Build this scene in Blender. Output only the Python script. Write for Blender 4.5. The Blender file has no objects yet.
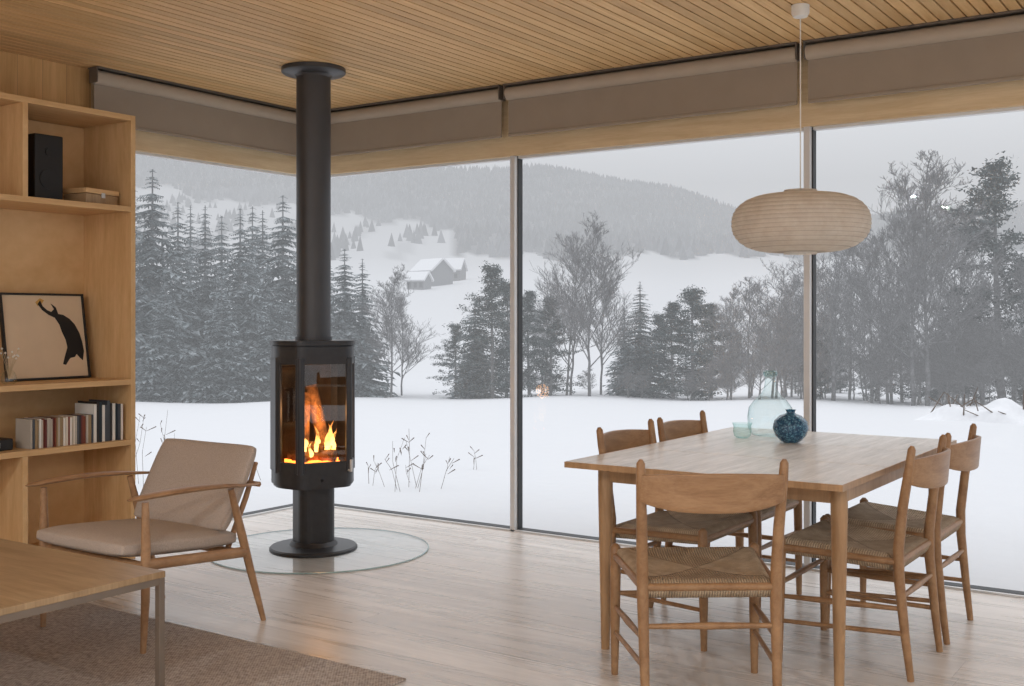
import bpy, math, random
import numpy as np
from mathutils import Vector, Matrix
random.seed(7); np.random.seed(7)
S=bpy.context.scene
def c(r,g,b):
    f=lambda v:(v/255/12.92) if v/255<=0.04045 else ((v/255+0.055)/1.055)**2.4
    return (f(r),f(g),f(b),1.0)
# ------------------------------------------------ node helpers
class NT:
    def __init__(s,name):
        s.m=bpy.data.materials.new(name); s.m.use_nodes=True
        s.t=s.m.node_tree; s.n=s.t.nodes; s.l=s.t.links
        s.bsdf=s.n['Principled BSDF']; s.out=s.n['Material Output']
    def new(s,ty,**k):
        nd=s.n.new(ty)
        for a,b in k.items(): setattr(nd,a,b)
        return nd
    def link(s,a,b): s.l.new(a,b)
    def put(s,sock,v):
        if isinstance(v,bpy.types.NodeSocket): s.l.new(v,sock)
        else: sock.default_value=v
    def math(s,op,a,b=None,cc=None):
        nd=s.new('ShaderNodeMath',operation=op); s.put(nd.inputs[0],a)
        if b is not None: s.put(nd.inputs[1],b)
        if cc is not None: s.put(nd.inputs[2],cc)
        return nd.outputs[0]
    def mix(s,f,a,b,bt='MIX'):
        nd=s.new('ShaderNodeMix',data_type='RGBA',blend_type=bt)
        s.put(nd.inputs[0],f); s.put(nd.inputs[6],a); s.put(nd.inputs[7],b)
        return nd.outputs[2]
    def noise(s,vec,scale,detail=3,rough=0.5,dist=0.0):
        nd=s.new('ShaderNodeTexNoise'); nd.inputs['Scale'].default_value=scale
        nd.inputs['Detail'].default_value=detail; nd.inputs['Roughness'].default_value=rough
        nd.inputs['Distortion'].default_value=dist
        if vec is not None: s.l.new(vec,nd.inputs['Vector'])
        return nd.outputs[0]
    def obj(s,scale=None):
        tc=s.new('ShaderNodeTexCoord').outputs['Object']
        if scale is None: return tc
        mp=s.new('ShaderNodeMapping'); mp.inputs['Scale'].default_value=scale
        s.l.new(tc,mp.inputs['Vector']); return mp.outputs[0]
    def sep(s,v):
        nd=s.new('ShaderNodeSeparateXYZ'); s.l.new(v,nd.inputs[0]); return nd.outputs
    def comb(s,x,y,z):
        nd=s.new('ShaderNodeCombineXYZ'); s.put(nd.inputs[0],x); s.put(nd.inputs[1],y); s.put(nd.inputs[2],z); return nd.outputs[0]
    def bump(s,h,strength,dist=0.01):
        nd=s.new('ShaderNodeBump'); nd.inputs['Strength'].default_value=strength; nd.inputs['Distance'].default_value=dist
        s.l.new(h,nd.inputs['Height']); s.l.new(nd.outputs[0],s.bsdf.inputs['Normal'])
    def ramp(s,f,a,b,lo,hi):
        nd=s.new('ShaderNodeMapRange'); s.put(nd.inputs[0],f); nd.inputs[1].default_value=a; nd.inputs[2].default_value=b
        nd.inputs[3].default_value=lo; nd.inputs[4].default_value=hi; return nd.outputs[0]
    def white(s,v):
        nd=s.new('ShaderNodeTexWhiteNoise',noise_dimensions='1D'); s.put(nd.inputs['W'],v); return nd.outputs[0]
    def nolight(s):
        s.m.cycles.emission_sampling='NONE'
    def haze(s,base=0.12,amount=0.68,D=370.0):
        """winter mist painted into the material, stronger with distance from the house (world position)"""
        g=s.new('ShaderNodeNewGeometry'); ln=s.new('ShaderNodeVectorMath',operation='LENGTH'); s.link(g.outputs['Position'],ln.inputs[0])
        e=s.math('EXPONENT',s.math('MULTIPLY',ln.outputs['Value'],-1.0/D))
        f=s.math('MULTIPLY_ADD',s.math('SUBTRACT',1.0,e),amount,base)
        em=s.new('ShaderNodeEmission'); em.inputs[0].default_value=(0.575,0.587,0.612,1)  # pale glow laid over the surface colour in place of misty air
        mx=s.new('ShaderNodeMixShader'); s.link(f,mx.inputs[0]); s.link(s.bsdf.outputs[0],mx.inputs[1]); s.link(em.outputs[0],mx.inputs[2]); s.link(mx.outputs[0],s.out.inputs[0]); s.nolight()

def plain(name,col,rough=0.5,metal=0.0,vary=0.08,nscale=8,bump=0.0,bscale=200,spec=0.5,emit=None,es=0,haze=False):
    t=NT(name); v=t.obj()
    n=t.noise(v,nscale,3)
    dark=tuple(x*(1-vary) for x in col[:3])+(1,); lite=tuple(min(1,x*(1+vary)) for x in col[:3])+(1,)
    t.link(t.mix(t.ramp(n,0.3,0.7,0,1),dark,lite),t.bsdf.inputs['Base Color'])
    t.bsdf.inputs['Roughness'].default_value=rough; t.bsdf.inputs['Metallic'].default_value=metal
    t.bsdf.inputs['Specular IOR Level'].default_value=spec
    if emit: t.bsdf.inputs['Emission Color'].default_value=emit; t.bsdf.inputs['Emission Strength'].default_value=es; t.nolight()
    if bump>0: t.bump(t.noise(v,bscale,2),bump,0.004)
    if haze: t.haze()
    return t.m
def wood(name,c1,c2,stretch=(1,1,12),scale=3.0,rough=0.45,bump=0.06,spec=0.4):
    t=NT(name); v=t.obj(stretch)
    n1=t.noise(v,scale,6,0.6,0.6); n2=t.noise(v,scale*6,3,0.6,0.2)
    f=t.math('ADD',t.math('MULTIPLY',n1,0.7),t.math('MULTIPLY',n2,0.3))
    t.link(t.mix(t.ramp(f,0.36,0.66,0,1),c1,c2),t.bsdf.inputs['Base Color'])
    t.bsdf.inputs['Roughness'].default_value=rough; t.bsdf.inputs['Specular IOR Level'].default_value=spec
    t.bump(n2,bump,0.003); return t.m
def planked(name,c1,c2,axis_w,axis_l,width,length,seam,rough,tint=0.12,scale=2.0,spec=0.4,seamdark=0.45,offz=0.0):
    """boards: axis_w index across boards, axis_l index along boards"""
    t=NT(name); o=t.sep(t.obj())
    w=t.math('DIVIDE',o[axis_w],width); row=t.math('FLOOR',w); fr=t.math('FRACT',w)
    rnd=t.white(row)
    l=t.math('ADD',t.math('DIVIDE',o[axis_l],length),t.math('MULTIPLY',rnd,7.3)); lf=t.math('FRACT',l); lrow=t.math('FLOOR',l)
    rnd2=t.white(t.math('ADD',t.math('MULTIPLY',row,13.7),lrow))
    wv=t.math('MULTIPLY',o[axis_w],9.0); lv=t.math('ADD',t.math('MULTIPLY',o[axis_l],0.7),t.math('MULTIPLY',rnd2,31.0))
    vec=t.comb(lv,wv,t.math('MULTIPLY',rnd2,17.0))
    n1=t.noise(vec,scale,7,0.62,1.2); n2=t.noise(vec,scale*9,3,0.6,0.0)
    f=t.math('ADD',t.math('MULTIPLY',n1,0.75),t.math('MULTIPLY',n2,0.25))
    col=t.mix(t.ramp(f,0.35,0.66,0,1),c1,c2)
    k=t.ramp(rnd2,0,1,1-tint,1.0+tint*0.3)
    col=t.mix(1.0,col,t.comb(k,k,k),'MULTIPLY')
    s1=t.math('LESS_THAN',fr,seam/width); s2=t.math('LESS_THAN',lf,seam*0.7/length)
    sm=t.math('MAXIMUM',s1,s2)
    col=t.mix(t.math('MULTIPLY',sm,seamdark),col,(0.05,0.03,0.02,1))
    t.link(col,t.bsdf.inputs['Base Color'])
    t.link(t.ramp(n1,0.3,0.7,rough*0.85,rough*1.2),t.bsdf.inputs['Roughness'])
    t.bsdf.inputs['Specular IOR Level'].default_value=spec
    t.bump(t.math('SUBTRACT',t.math('MULTIPLY',n2,0.15),sm),0.12,0.004)
    return t.m
def thin_glass(name,tint=(0.97,0.985,0.98,1),rough=0.0,mult=1.0,edge=None,pw=2.6):
    """thin sheet glass: transparent + Schlick reflection, same from both sides"""
    t=NT(name); t.n.remove(t.bsdf)
    lw=t.new('ShaderNodeLayerWeight'); lw.inputs[0].default_value=0.5
    tr=t.new('ShaderNodeBsdfTransparent'); tr.inputs[0].default_value=tint
    if edge: t.link(t.mix(t.math('POWER',lw.outputs['Facing'],pw),tint,edge),tr.inputs[0])
    gl=t.new('ShaderNodeBsdfGlossy'); gl.inputs['Roughness'].default_value=rough; gl.inputs[0].default_value=(1,1,1,1)
    F=t.math('MULTIPLY_ADD',t.math('POWER',lw.outputs['Facing'],5.0),0.9,0.05)
    mx=t.new('ShaderNodeMixShader'); t.link(t.math('MULTIPLY',F,mult),mx.inputs[0]); t.link(tr.outputs[0],mx.inputs[1]); t.link(gl.outputs[0],mx.inputs[2])
    t.link(mx.outputs[0],t.out.inputs[0]); return t.m
# ------------------------------------------------ mesh helpers
def link(o,parent=None):
    S.collection.objects.link(o)
    if parent is not None: o.parent=parent
    return o
def mobj(name,verts,faces,mat=None,parent=None,smooth=False,loc=(0,0,0)):
    me=bpy.data.meshes.new(name); me.from_pydata([tuple(v) for v in verts],[],faces); me.update()
    if mat:
        for m in (mat if isinstance(mat,(list,tuple)) else [mat]): me.materials.append(m)
    if smooth: me.polygons.foreach_set('use_smooth',[True]*len(me.polygons))
    o=bpy.data.objects.new(name,me); o.location=loc; return link(o,parent)
def bevel(o,w,seg=2):
    b=o.modifiers.new('b','BEVEL'); b.width=w; b.segments=seg; b.limit_method='ANGLE'; b.angle_limit=math.radians(40); return o
def box(name,x0,x1,y0,y1,z0,z1,mat,parent=None,bv=0.0,origin=True,seg=2):
    cx,cy,cz=(x0+x1)/2,(y0+y1)/2,(z0+z1)/2
    if not origin: cx=cy=cz=0
    v=[(x-cx,y-cy,z-cz) for x in (x0,x1) for y in (y0,y1) for z in (z0,z1)]
    f=[(0,1,3,2),(4,6,7,5),(0,4,5,1),(2,3,7,6),(0,2,6,4),(1,5,7,3)]
    o=mobj(name,v,f,mat,parent,loc=(cx,cy,cz))
    if bv>0: bevel(o,bv,seg)
    return o
def empty(name,loc,rz=0):
    e=bpy.data.objects.new(name,None); e.empty_display_size=0.1; e.location=loc; e.rotation_euler=(0,0,rz); S.collection.objects.link(e); return e
def tube_geo(pts,rad,seg=12,flat=1.0,cap=True,ref=None):
    pts=[Vector(p) for p in pts]; n=len(pts)
    if not hasattr(rad,'__len__'): rad=[rad]*n
    V=[];F=[]
    t0=(pts[1]-pts[0]).normalized()
    up=Vector(ref) if ref else (Vector((0,0,1)) if abs(t0.z)<0.9 else Vector((1,0,0)))
    for i,p in enumerate(pts):
        t=(pts[min(i+1,n-1)]-pts[max(i-1,0)]).normalized()
        a=up-t*up.dot(t); a.normalize(); b=t.cross(a); up=a
        for k in range(seg):
            th=2*math.pi*k/seg
            V.append(p+a*math.cos(th)*rad[i]*flat+b*math.sin(th)*rad[i])
    for i in range(n-1):
        for k in range(seg):
            F.append((i*seg+k,i*seg+(k+1)%seg,(i+1)*seg+(k+1)%seg,(i+1)*seg+k))
    if cap:
        F.append(tuple(range(seg))[::-1]); F.append(tuple(range((n-1)*seg,n*seg)))
    return V,F
def tube(name,pts,rad,mat,parent=None,seg=14,flat=1.0,ref=None,cap=True):
    V,F=tube_geo(pts,rad,seg,flat,cap,ref); o=mobj(name,V,F,mat,parent,True)
    m=o.modifiers.new('e','EDGE_SPLIT'); m.split_angle=math.radians(50); return o
def lathe(name,prof,mat,parent=None,seg=48,loc=(0,0,0),split=40,closed=True):
    V=[];F=[];n=len(prof)
    for r,z in prof:
        for k in range(seg):
            th=2*math.pi*k/seg; V.append((r*math.cos(th),r*math.sin(th),z))
    for i in range(n-1):
        for k in range(seg):
            F.append((i*seg+k,i*seg+(k+1)%seg,(i+1)*seg+(k+1)%seg,(i+1)*seg+k))
    if closed:
        F.append(tuple(range(seg))[::-1]); F.append(tuple(range((n-1)*seg,n*seg)))
    o=mobj(name,V,F,mat,parent,True,loc)
    m=o.modifiers.new('e','EDGE_SPLIT'); m.split_angle=math.radians(split); return o
def prism(name,poly,z0,z1,mat,parent=None,bv=0.0,loc=(0,0,0)):
    n=len(poly); V=[(x,y,z0) for x,y in poly]+[(x,y,z1) for x,y in poly]
    F=[tuple(range(n))[::-1],tuple(range(n,2*n))]+[(i,(i+1)%n,n+(i+1)%n,n+i) for i in range(n)]
    o=mobj(name,V,F,mat,parent,False,loc)
    if bv>0: bevel(o,bv)
    return o
# ------------------------------------------------ materials
M_floor=planked('floor_boards',c(190,182,174),c(230,224,218),1,0,0.22,3.6,0.003,0.28,tint=0.12,scale=1.3,spec=0.5,seamdark=0.4)
M_ceil=planked('ceiling_slats',c(206,164,110),c(230,194,144),0,1,0.058,4.0,0.0005,0.55,tint=0.16,scale=1.6,spec=0.3,seamdark=0.2)
M_dark=plain('groove_dark',c(60,46,32),0.9)
M_wall=planked('wall_timber',c(200,158,102),c(224,184,130),1,2,0.14,2.7,0.002,0.5,tint=0.12,scale=1.4,spec=0.3)
M_wallp=plain('wall_plaster',c(222,218,212),0.8,bump=0.05)
M_shelf=wood('shelf_oak',c(204,164,114),c(224,188,140),(9,1,1.2),2.2,0.5,0.04)
M_shelfh=wood('shelf_oak_flat',c(202,162,112),c(222,186,138),(9,1,9),2.2,0.5,0.04)
M_head=wood('header_pine',c(208,182,142),c(228,206,170),(1,1,12),2.0,0.5,0.04)
M_blind=plain('blind_fabric',c(156,144,130),0.85,bump=0.15,bscale=900,vary=0.03)
M_blind2=plain('blind_roll_fabric',c(178,165,149),0.85,bump=0.15,bscale=900,vary=0.03)
M_darkmetal=plain('dark_rail',c(104,96,88),0.5)
M_alu=plain('aluminium',c(214,214,214),0.4,0.15,vary=0.03)
M_gasket=plain('gasket',c(52,54,56),0.6)
M_glass=thin_glass('window_glass',(0.985,0.99,0.99,1),mult=0.25)
M_iron=plain('stove_cast_iron',c(58,58,60),0.42,0.3,vary=0.1,nscale=30,bump=0.05,bscale=400)
M_pipe=plain('stove_pipe_steel',c(72,72,74),0.42,0.3,vary=0.05,bump=0.03,bscale=500)
M_fireback=plain('firebox_lining',c(70,58,48),0.9,vary=0.3,nscale=20)
M_oak=wood('oak_chair',c(138,102,70),c(168,132,96),(3,3,3),5,0.42,0.04)
M_oakb=wood('oak_backrest',c(140,104,72),c(172,136,100),(1,8,8),4,0.4,0.04)
M_tab=wood('table_soaped_oak',c(206,201,194),c(246,243,238),(12,1.0,1),2.4,0.26,0.04,spec=0.7)
M_tabl=wood('table_leg_oak',c(152,118,84),c(182,146,108),(8,8,1),3,0.42,0.04)
M_teak=wood('armchair_wood',c(146,110,78),c(180,142,106),(6,1.5,3),4,0.4,0.04)
M_ctop=wood('coffee_table_top',c(152,125,92),c(184,157,122),(1,10,1),2.2,0.35,0.04,spec=0.5)
M_cleg=plain('coffee_table_metal',c(136,124,112),0.4,0.5)
M_black=plain('black_plastic',c(22,22,23),0.5)
M_white=plain('white_paint',c(230,228,222),0.5)

t=NT('armchair_fabric'); v=t.obj(); w=t.noise(v,420,2); n=t.noise(v,9,3)
t.link(t.mix(t.ramp(w,0.3,0.7,0,1),c(162,148,136),c(196,182,170)),t.bsdf.inputs['Base Color']); t.bsdf.inputs['Roughness'].default_value=0.95
t.bsdf.inputs['Specular IOR Level'].default_value=0.15; t.bump(w,0.3,0.002); M_fab=t.m

t=NT('rug_wool'); v=t.obj(); o=t.sep(v)
wv=t.math('MULTIPLY',t.math('SINE',t.math('MULTIPLY',o[0],520)),t.math('SINE',t.math('MULTIPLY',o[1],420)))
n=t.noise(v,60,4,0.7)
f=t.math('ADD',t.math('MULTIPLY',wv,0.12),n)
col=t.mix(t.ramp(f,0.3,0.7,0,1),c(140,129,122),c(202,192,184))
t.link(col,t.bsdf.inputs['Base Color']); t.bsdf.inputs['Roughness'].default_value=1.0; t.bsdf.inputs['Specular IOR Level'].default_value=0.1
t.bump(f,0.8,0.006); M_rug=t.m

# woven cord: strands run perpendicular to the rail they wrap
t=NT('woven_paper_cord'); o=t.sep(t.obj())
ax=t.math('ABSOLUTE',t.math('DIVIDE',o[0],0.225)); ay=t.math('ABSOLUTE',t.math('DIVIDE',o[1],0.2))
g=t.math('GREATER_THAN',ay,ax)
coord=t.math('ADD',t.math('MULTIPLY',g,o[0]),t.math('MULTIPLY',t.math('SUBTRACT',1.0,g),o[1]))
sn=t.math('ABSOLUTE',t.math('SINE',t.math('MULTIPLY',coord,math.pi/0.0085)))
diag=t.ramp(t.math('ABSOLUTE',t.math('SUBTRACT',ay,ax)),0.0,0.035,0.0,1.0)
n=t.noise(t.obj(),25,3)
base=t.mix(t.ramp(n,0.3,0.7,0,1),c(172,150,124),c(202,180,152))
base=t.mix(t.ramp(sn,0.0,0.6,0.7,0.0),base,c(90,72,52))
base=t.mix(t.math('MULTIPLY',t.math('SUBTRACT',1.0,diag),0.6),base,c(70,56,40))
base=t.mix(t.math('MULTIPLY',g,0.30),base,c(104,84,62))
t.link(base,t.bsdf.inputs['Base Color']); t.bsdf.inputs['Roughness'].default_value=0.8; t.bump(t.math('MULTIPLY',sn,diag),0.8,0.004); M_cord=t.m

# snow / terrain
t=NT('snow_ground'); v=t.obj()
at=t.new('ShaderNodeAttribute'); at.attribute_name='cover'
n=t.noise(v,0.35,5,0.55)
t.link(at.outputs['Color'],t.bsdf.inputs['Base Color']); t.bsdf.inputs['Roughness'].default_value=0.9; t.bsdf.inputs['Specular IOR Level'].default_value=0.1
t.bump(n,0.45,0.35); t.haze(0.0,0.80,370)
M_snow=t.m
def foliage(name,ca,cb,sc=0.9,lo=0.42,hi=0.62,base=0.06,am=0.66):
    t=NT(name); v=t.obj(); n=t.noise(v,sc,5,0.75)
    t.link(t.mix(t.ramp(n,lo,hi,0,1),ca,cb),t.bsdf.inputs['Base Color']); t.bsdf.inputs['Roughness'].default_value=1
    t.bsdf.inputs['Specular IOR Level'].default_value=0.0
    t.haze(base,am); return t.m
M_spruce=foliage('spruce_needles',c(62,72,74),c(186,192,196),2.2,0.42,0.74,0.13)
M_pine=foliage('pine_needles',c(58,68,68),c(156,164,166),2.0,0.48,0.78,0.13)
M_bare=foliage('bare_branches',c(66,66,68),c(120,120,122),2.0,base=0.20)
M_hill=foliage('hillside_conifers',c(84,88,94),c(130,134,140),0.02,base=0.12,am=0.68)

# ------------------------------------------------ room shell
RX,RY,CH=8.0,-9.0,2.6
box('floor',-0.02,RX,RY,0.02,-0.12,0.0,M_floor,origin=False)
V=[];F=[]
p=0.058; x=0.0
def addbox(V,F,x0,x1,y0,y1,z0,z1):
    b=len(V); V+= [(x,y,z) for x in (x0,x1) for y in (y0,y1) for z in (z0,z1)]
    F+=[tuple(b+i for i in q) for q in [(0,1,3,2),(4,6,7,5),(0,4,5,1),(2,3,7,6),(0,2,6,4),(1,5,7,3)]]
while x<RX:
    addbox(V,F,x+0.001,x+p-0.008,RY,0.0,CH,CH+0.02); x+=p
cl=mobj('ceiling',V,F,[M_ceil,M_dark])
box('ceiling_backing',-0.1,RX+0.1,RY-0.1,0.15,CH+0.021,CH+0.2,M_dark)
LW=-1.67  # left window jamb
box('wall_left',-0.14,0.0,RY,LW,0,CH,M_wall,origin=False)
box('wall_left_header',-0.14,0.0,LW,0.0,2.2,CH,M_head,origin=False)
box('wall_far_header',-0.14,RX,0.0,0.14,2.2,CH,M_head,origin=False)
def wallwin(n,axis,pos,a0,a1,o0,o1,z0,z1,th):
    def bx(nm,s0,s1,zz0,zz1):
        if s1-s0<1e-4 or zz1-zz0<1e-4: return
        if axis=='x': box(nm,pos,pos+th,s0,s1,zz0,zz1,M_wallp,origin=False)
        else: box(nm,s0,s1,pos-th,pos,zz0,zz1,M_wallp,origin=False)
    bx(n,a0,o0,0,CH); bx(n+'_end',o1,a1,0,CH); bx(n+'_header',o0,o1,z1,CH); bx(n+'_sill',o0,o1,0,z0)
wallwin('wall_right','x',RX,RY,0.0,-8.6,-0.3,0.0,2.4,0.14)
wallwin('wall_back','y',RY,0.0,RX,0.5,7.6,0.1,2.4,0.14)
def window(n,axis,segs,pos,z0,z1,fr=0.02):
    e=empty(n,(0,0,0))
    for i,(a,b) in enumerate(segs):
        if axis=='y':
            mobj('pane_%d'%i,[(a,pos,z0),(b,pos,z0),(b,pos,z1),(a,pos,z1)],[(0,1,2,3)],M_glass,e)
        else:
            mobj('pane_%d'%i,[(pos,a,z0),(pos,b,z0),(pos,b,z1),(pos,a,z1)],[(0,1,2,3)],M_glass,e)
    return e
MX=[0.0,1.64,3.405,5.17,6.93,RX]
w1=window('window_1','y',[(MX[i]+0.012,MX[i+1]-0.012) for i in range(5)],0.05,0.02,2.2)
for i,xm in enumerate(MX[1:5]):
    box('mullion_%d'%i,xm-0.022,xm+0.010,0.0,0.085,0.0,2.2,M_alu,w1,0.002,origin=False)
    box('mullion_gasket_%d'%i,xm+0.010,xm+0.017,0.03,0.075,0.0,2.2,M_gasket,w1,origin=False)
box('bottom_frame',0.0,RX,0.02,0.085,-0.12,0.012,M_gasket,w1,origin=False)
box('bottom_bead',0.0,RX,0.0,0.02,-0.01,0.010,M_alu,w1,origin=False)
box('top_frame',0.0,RX,0.03,0.075,2.185,2.2,M_alu,w1,origin=False)
w2=window('window_2','x',[(LW,0.05)],-0.05,0.02,2.2)
box('bottom_frame',-0.085,-0.02,LW,0.05,-0.12,0.012,M_gasket,w2,origin=False)
box('bottom_bead',-0.02,0.0,LW,0.0,-0.01,0.010,M_alu,w2,origin=False)
box('top_frame',-0.075,-0.03,LW,0.05,2.185,2.2,M_alu,w2,origin=False)
box('corner_gasket',-0.058,-0.042,0.042,0.058,0,2.2,M_gasket,w2,origin=False)
window('window_3','x',[(-8.6+i*2.075,-8.6+(i+1)*2.075) for i in range(4)],RX+0.07,0,2.4)
window('window_4','y',[(0.5+i*2.3667,0.5+(i+1)*2.3667) for i in range(3)],RY-0.07,0.1,2.4)
# roller blinds
def blind(axis,a,b):
    e=empty('roller_blind',(0,0,0))
    def bx(nm,s0,s1,o0,o1,z0,z1,m,bv=0):
        if axis=='y': box(nm,s0,s1,-o1,-o0,z0,z1,m,e,bv,origin=False)
        else: box(nm,o0,o1,s0,s1,z0,z1,m,e,bv,origin=False)
    bx('top_rail',a,b,0.03,0.115,2.590,2.599,M_darkmetal)
    if axis=='y': P=[(a+0.008,-0.072,2.548),(b-0.008,-0.072,2.548)]
    else: P=[(0.072,a+0.008,2.548),(0.072,b-0.008,2.548)]
    tube('roller',P,0.038,M_blind2,e,28)
    bx('fabric',a+0.01,b-0.01,0.066,0.070,2.315,2.53,M_blind)
    bx('hem_bar',a+0.01,b-0.01,0.060,0.076,2.300,2.318,M_blind,0.004)
    for k,s in enumerate((a,b-0.006)): bx('bracket_%d'%k,s,s+0.006,0.04,0.108,2.515,2.59,M_darkmetal)
blind('x',LW-0.04,-0.12)
for a,b in [(0.12,1.615),(1.645,3.385),(3.42,5.15),(5.19,6.9)]: blind('y',a,b)

# ------------------------------------------------ bookcase
BD,BY=0.42,-1.70
bc=empty('bookcase',(0,BY,0))
def sb(n,x0,x1,y0,y1,z0,z1,m=M_shelf): return box(n,x0,x1,y0,y1,z0,z1,m,bc,0.0015)
Y1=0.0; Y0=-3.4
T=0.028
sb('side_right',0.0,BD,-T,0,0,2.30)
sb('side_left',0.0,BD,Y0,Y0+T,0,2.30)
sb('top',0.0,BD,Y0+T,-T,2.30-T,2.30,M_shelfh)
sb('shelf_upper',0.02,BD,Y0+T,-T,1.80,1.80+T,M_shelfh)
sb('shelf_mid',0.02,BD,Y0+T,-T,0.905,0.905+T,M_shelfh)
sb('shelf_low',0.02,BD,Y0+T,-T,0.592,0.592+T,M_shelfh)
sb('shelf_base',0.02,BD,Y0+T,-T,0.06,0.06+T,M_shelfh)
sb('plinth',0.04,BD-0.03,Y0+T,-T,0.0,0.06,M_shelfh)
sb('back_panel',0.0,0.02,Y0+T,-T,0.06,2.27)
for k,yy in enumerate((-0.605,-1.9)):
    sb('divider_top_%d'%k,0.02,BD,yy-T,yy,1.80+T,2.30-T)
    sb('divider_low_%d'%k,0.02,BD,yy-T,yy,0.06+T,0.592)
sb('divider_mid_0',0.02,BD,-1.9-T,-1.9,0.592+T,1.80)
sp=empty('bookshelf_speaker',(0.20,-2.11,1.829),0)
box('cabinet',-0.09,0.09,-0.078,0.078,0,0.33,M_black,sp,0.006)
for nm,z,r in (('woofer',0.11,0.052),('tweeter',0.245,0.022)):
    o=lathe(nm,[(r,0),(r,0.004),(r*0.85,0.005),(r*0.4,0.001),(0.001,0.003)],M_black,sp,32,(0.09,0,z)); o.rotation_euler=(0,math.pi/2,0)
wb=empty('wooden_box',(0.27,-1.86,1.829),math.radians(8))
box('body',-0.08,0.08,-0.105,0.105,0,0.052,M_ctop,wb,0.003); box('lid',-0.085,0.085,-0.11,0.11,0.054,0.080,M_shelf,wb,0.003)
box('clasp',0.085,0.09,-0.012,0.012,0.035,0.06,M_alu,wb,0.001)
# picture
pf=empty('framed_picture',(0.14,-2.01,0.936)); pf.rotation_euler=(0,math.radians(-9),0)
W2,HH=0.235,0.445
M_art=plain('art_paper',c(212,190,162),0.8,vary=0.04)
box('art_panel',-0.004,0.002,-W2+0.008,W2-0.008,0.008,HH-0.008,M_art,pf,origin=False)
for nm,a in (('frame_bottom',(-0.012,0.012,-W2,W2,0,0.010)),('frame_top',(-0.012,0.012,-W2,W2,HH-0.010,HH)),('frame_l',(-0.012,0.012,-W2,-W2+0.010,0.010,HH-0.010)),('frame_r',(-0.012,0.012,W2-0.010,W2,0.010,HH-0.010))):
    box(nm,*a,M_black,pf,0.001)
bp=[(38,301),(41,297),(43,303),(47,307),(51,309),(54,306),(51,300),(56,304),(58,311),(63,312),(69,316),(74,322),(78,331),(80,340),(81,350),(79,360),(76,357),(73,353),(71,356),(66,357),(61,364),(58,363),(61,354),(64,346),(63,338),(60,330),(58,322),(54,315),(48,312),(42,307)]
pts=[(0.0035,(-0.5+(x-2)/83.0)*2*W2,HH*(1-(y-290)/88.0)) for x,y in bp]
mobj('art_silhouette',pts,[tuple(range(len(pts)))],plain('ink_black',c(20,20,22),0.7),pf)
pts=[(0.003,(-0.5+(x-2)/83.0)*2*W2,HH*(1-(y-290)/88.0)) for x,y in [(36,299),(41,295),(45,297),(42,301),(38,303)]]
mobj('art_feet',pts,[tuple(range(5))],plain('ink_ochre',c(190,150,80),0.7),pf)
M_cg=thin_glass('clear_vase_glass',(0.96,0.98,0.97,1),mult=1.0,edge=(0.7,0.76,0.74,1))
dv=empty('dried_flower_vase',(0.31,-2.335,0.934))
lathe('vase',[(0.02,0),(0.032,0.006),(0.036,0.03),(0.026,0.055),(0.014,0.07),(0.018,0.085)],M_cg,dv,32,closed=False)
M_stem=plain('dried_stem',c(190,170,140),0.9)
for i in range(12):
    a=random.uniform(0,6.28); r=random.uniform(0.02,0.06); h=random.uniform(0.12,0.17)
    tube('stem_%d'%i,[(0,0,0.02),(r*0.4*math.cos(a),r*0.4*math.sin(a),h*0.6),(r*math.cos(a),r*math.sin(a),h)],0.0012,M_stem,dv,5)
    lathe('bud_%d'%i,[(0.001,-0.005),(0.006,0),(0.001,0.006)],M_white,dv,8,(r*math.cos(a),r*math.sin(a),h))
bcols=[c(40,38,38),c(180,172,160),c(120,60,40),c(210,200,186),c(70,76,84),c(150,128,96),c(96,40,36),c(30,44,52),c(200,170,110),c(225,222,215)]
bm=[plain('book_cover_%d'%i,k,0.6) for i,k in enumerate(bcols)]
V=[];F=[];MI=[]
y=-2.27
while y<-1.745:
    tt=random.uniform(0.009,0.012)
    if y<-1.93: h=random.choice([0.142,0.142,0.136,0.142]); dp=0.13
    else: h=random.uniform(0.17,0.215); dp=0.16; tt*=1.4
    if y+tt>-1.735: break
    addbox(V,F,BD-0.03-dp,BD-0.03-random.uniform(0,0.008),y,y+tt-0.001,0.6205,0.6205+h)
    ci=random.choice([0,1,3,4,5,6,9,1,3,2]) if y<-1.93 else random.choice([0,4,7,0,9,0])
    MI+= [ci]*6; y+=tt
bk=mobj('book_row',V,F,bm); bk.data.polygons.foreach_set('material_index',MI)
rd=empty('table_radio',(0.26,-2.50,0.6205)); box('body',-0.08,0.08,-0.15,0.17,0,0.055,M_black,rd,0.006); box('dial',0.08,0.084,-0.03,0.1,0.015,0.04,M_alu,rd,0.001)
tube('antenna',[(0,-0.1,0.055),(0,0.02,0.075)],0.003,M_alu,rd,6)

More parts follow.
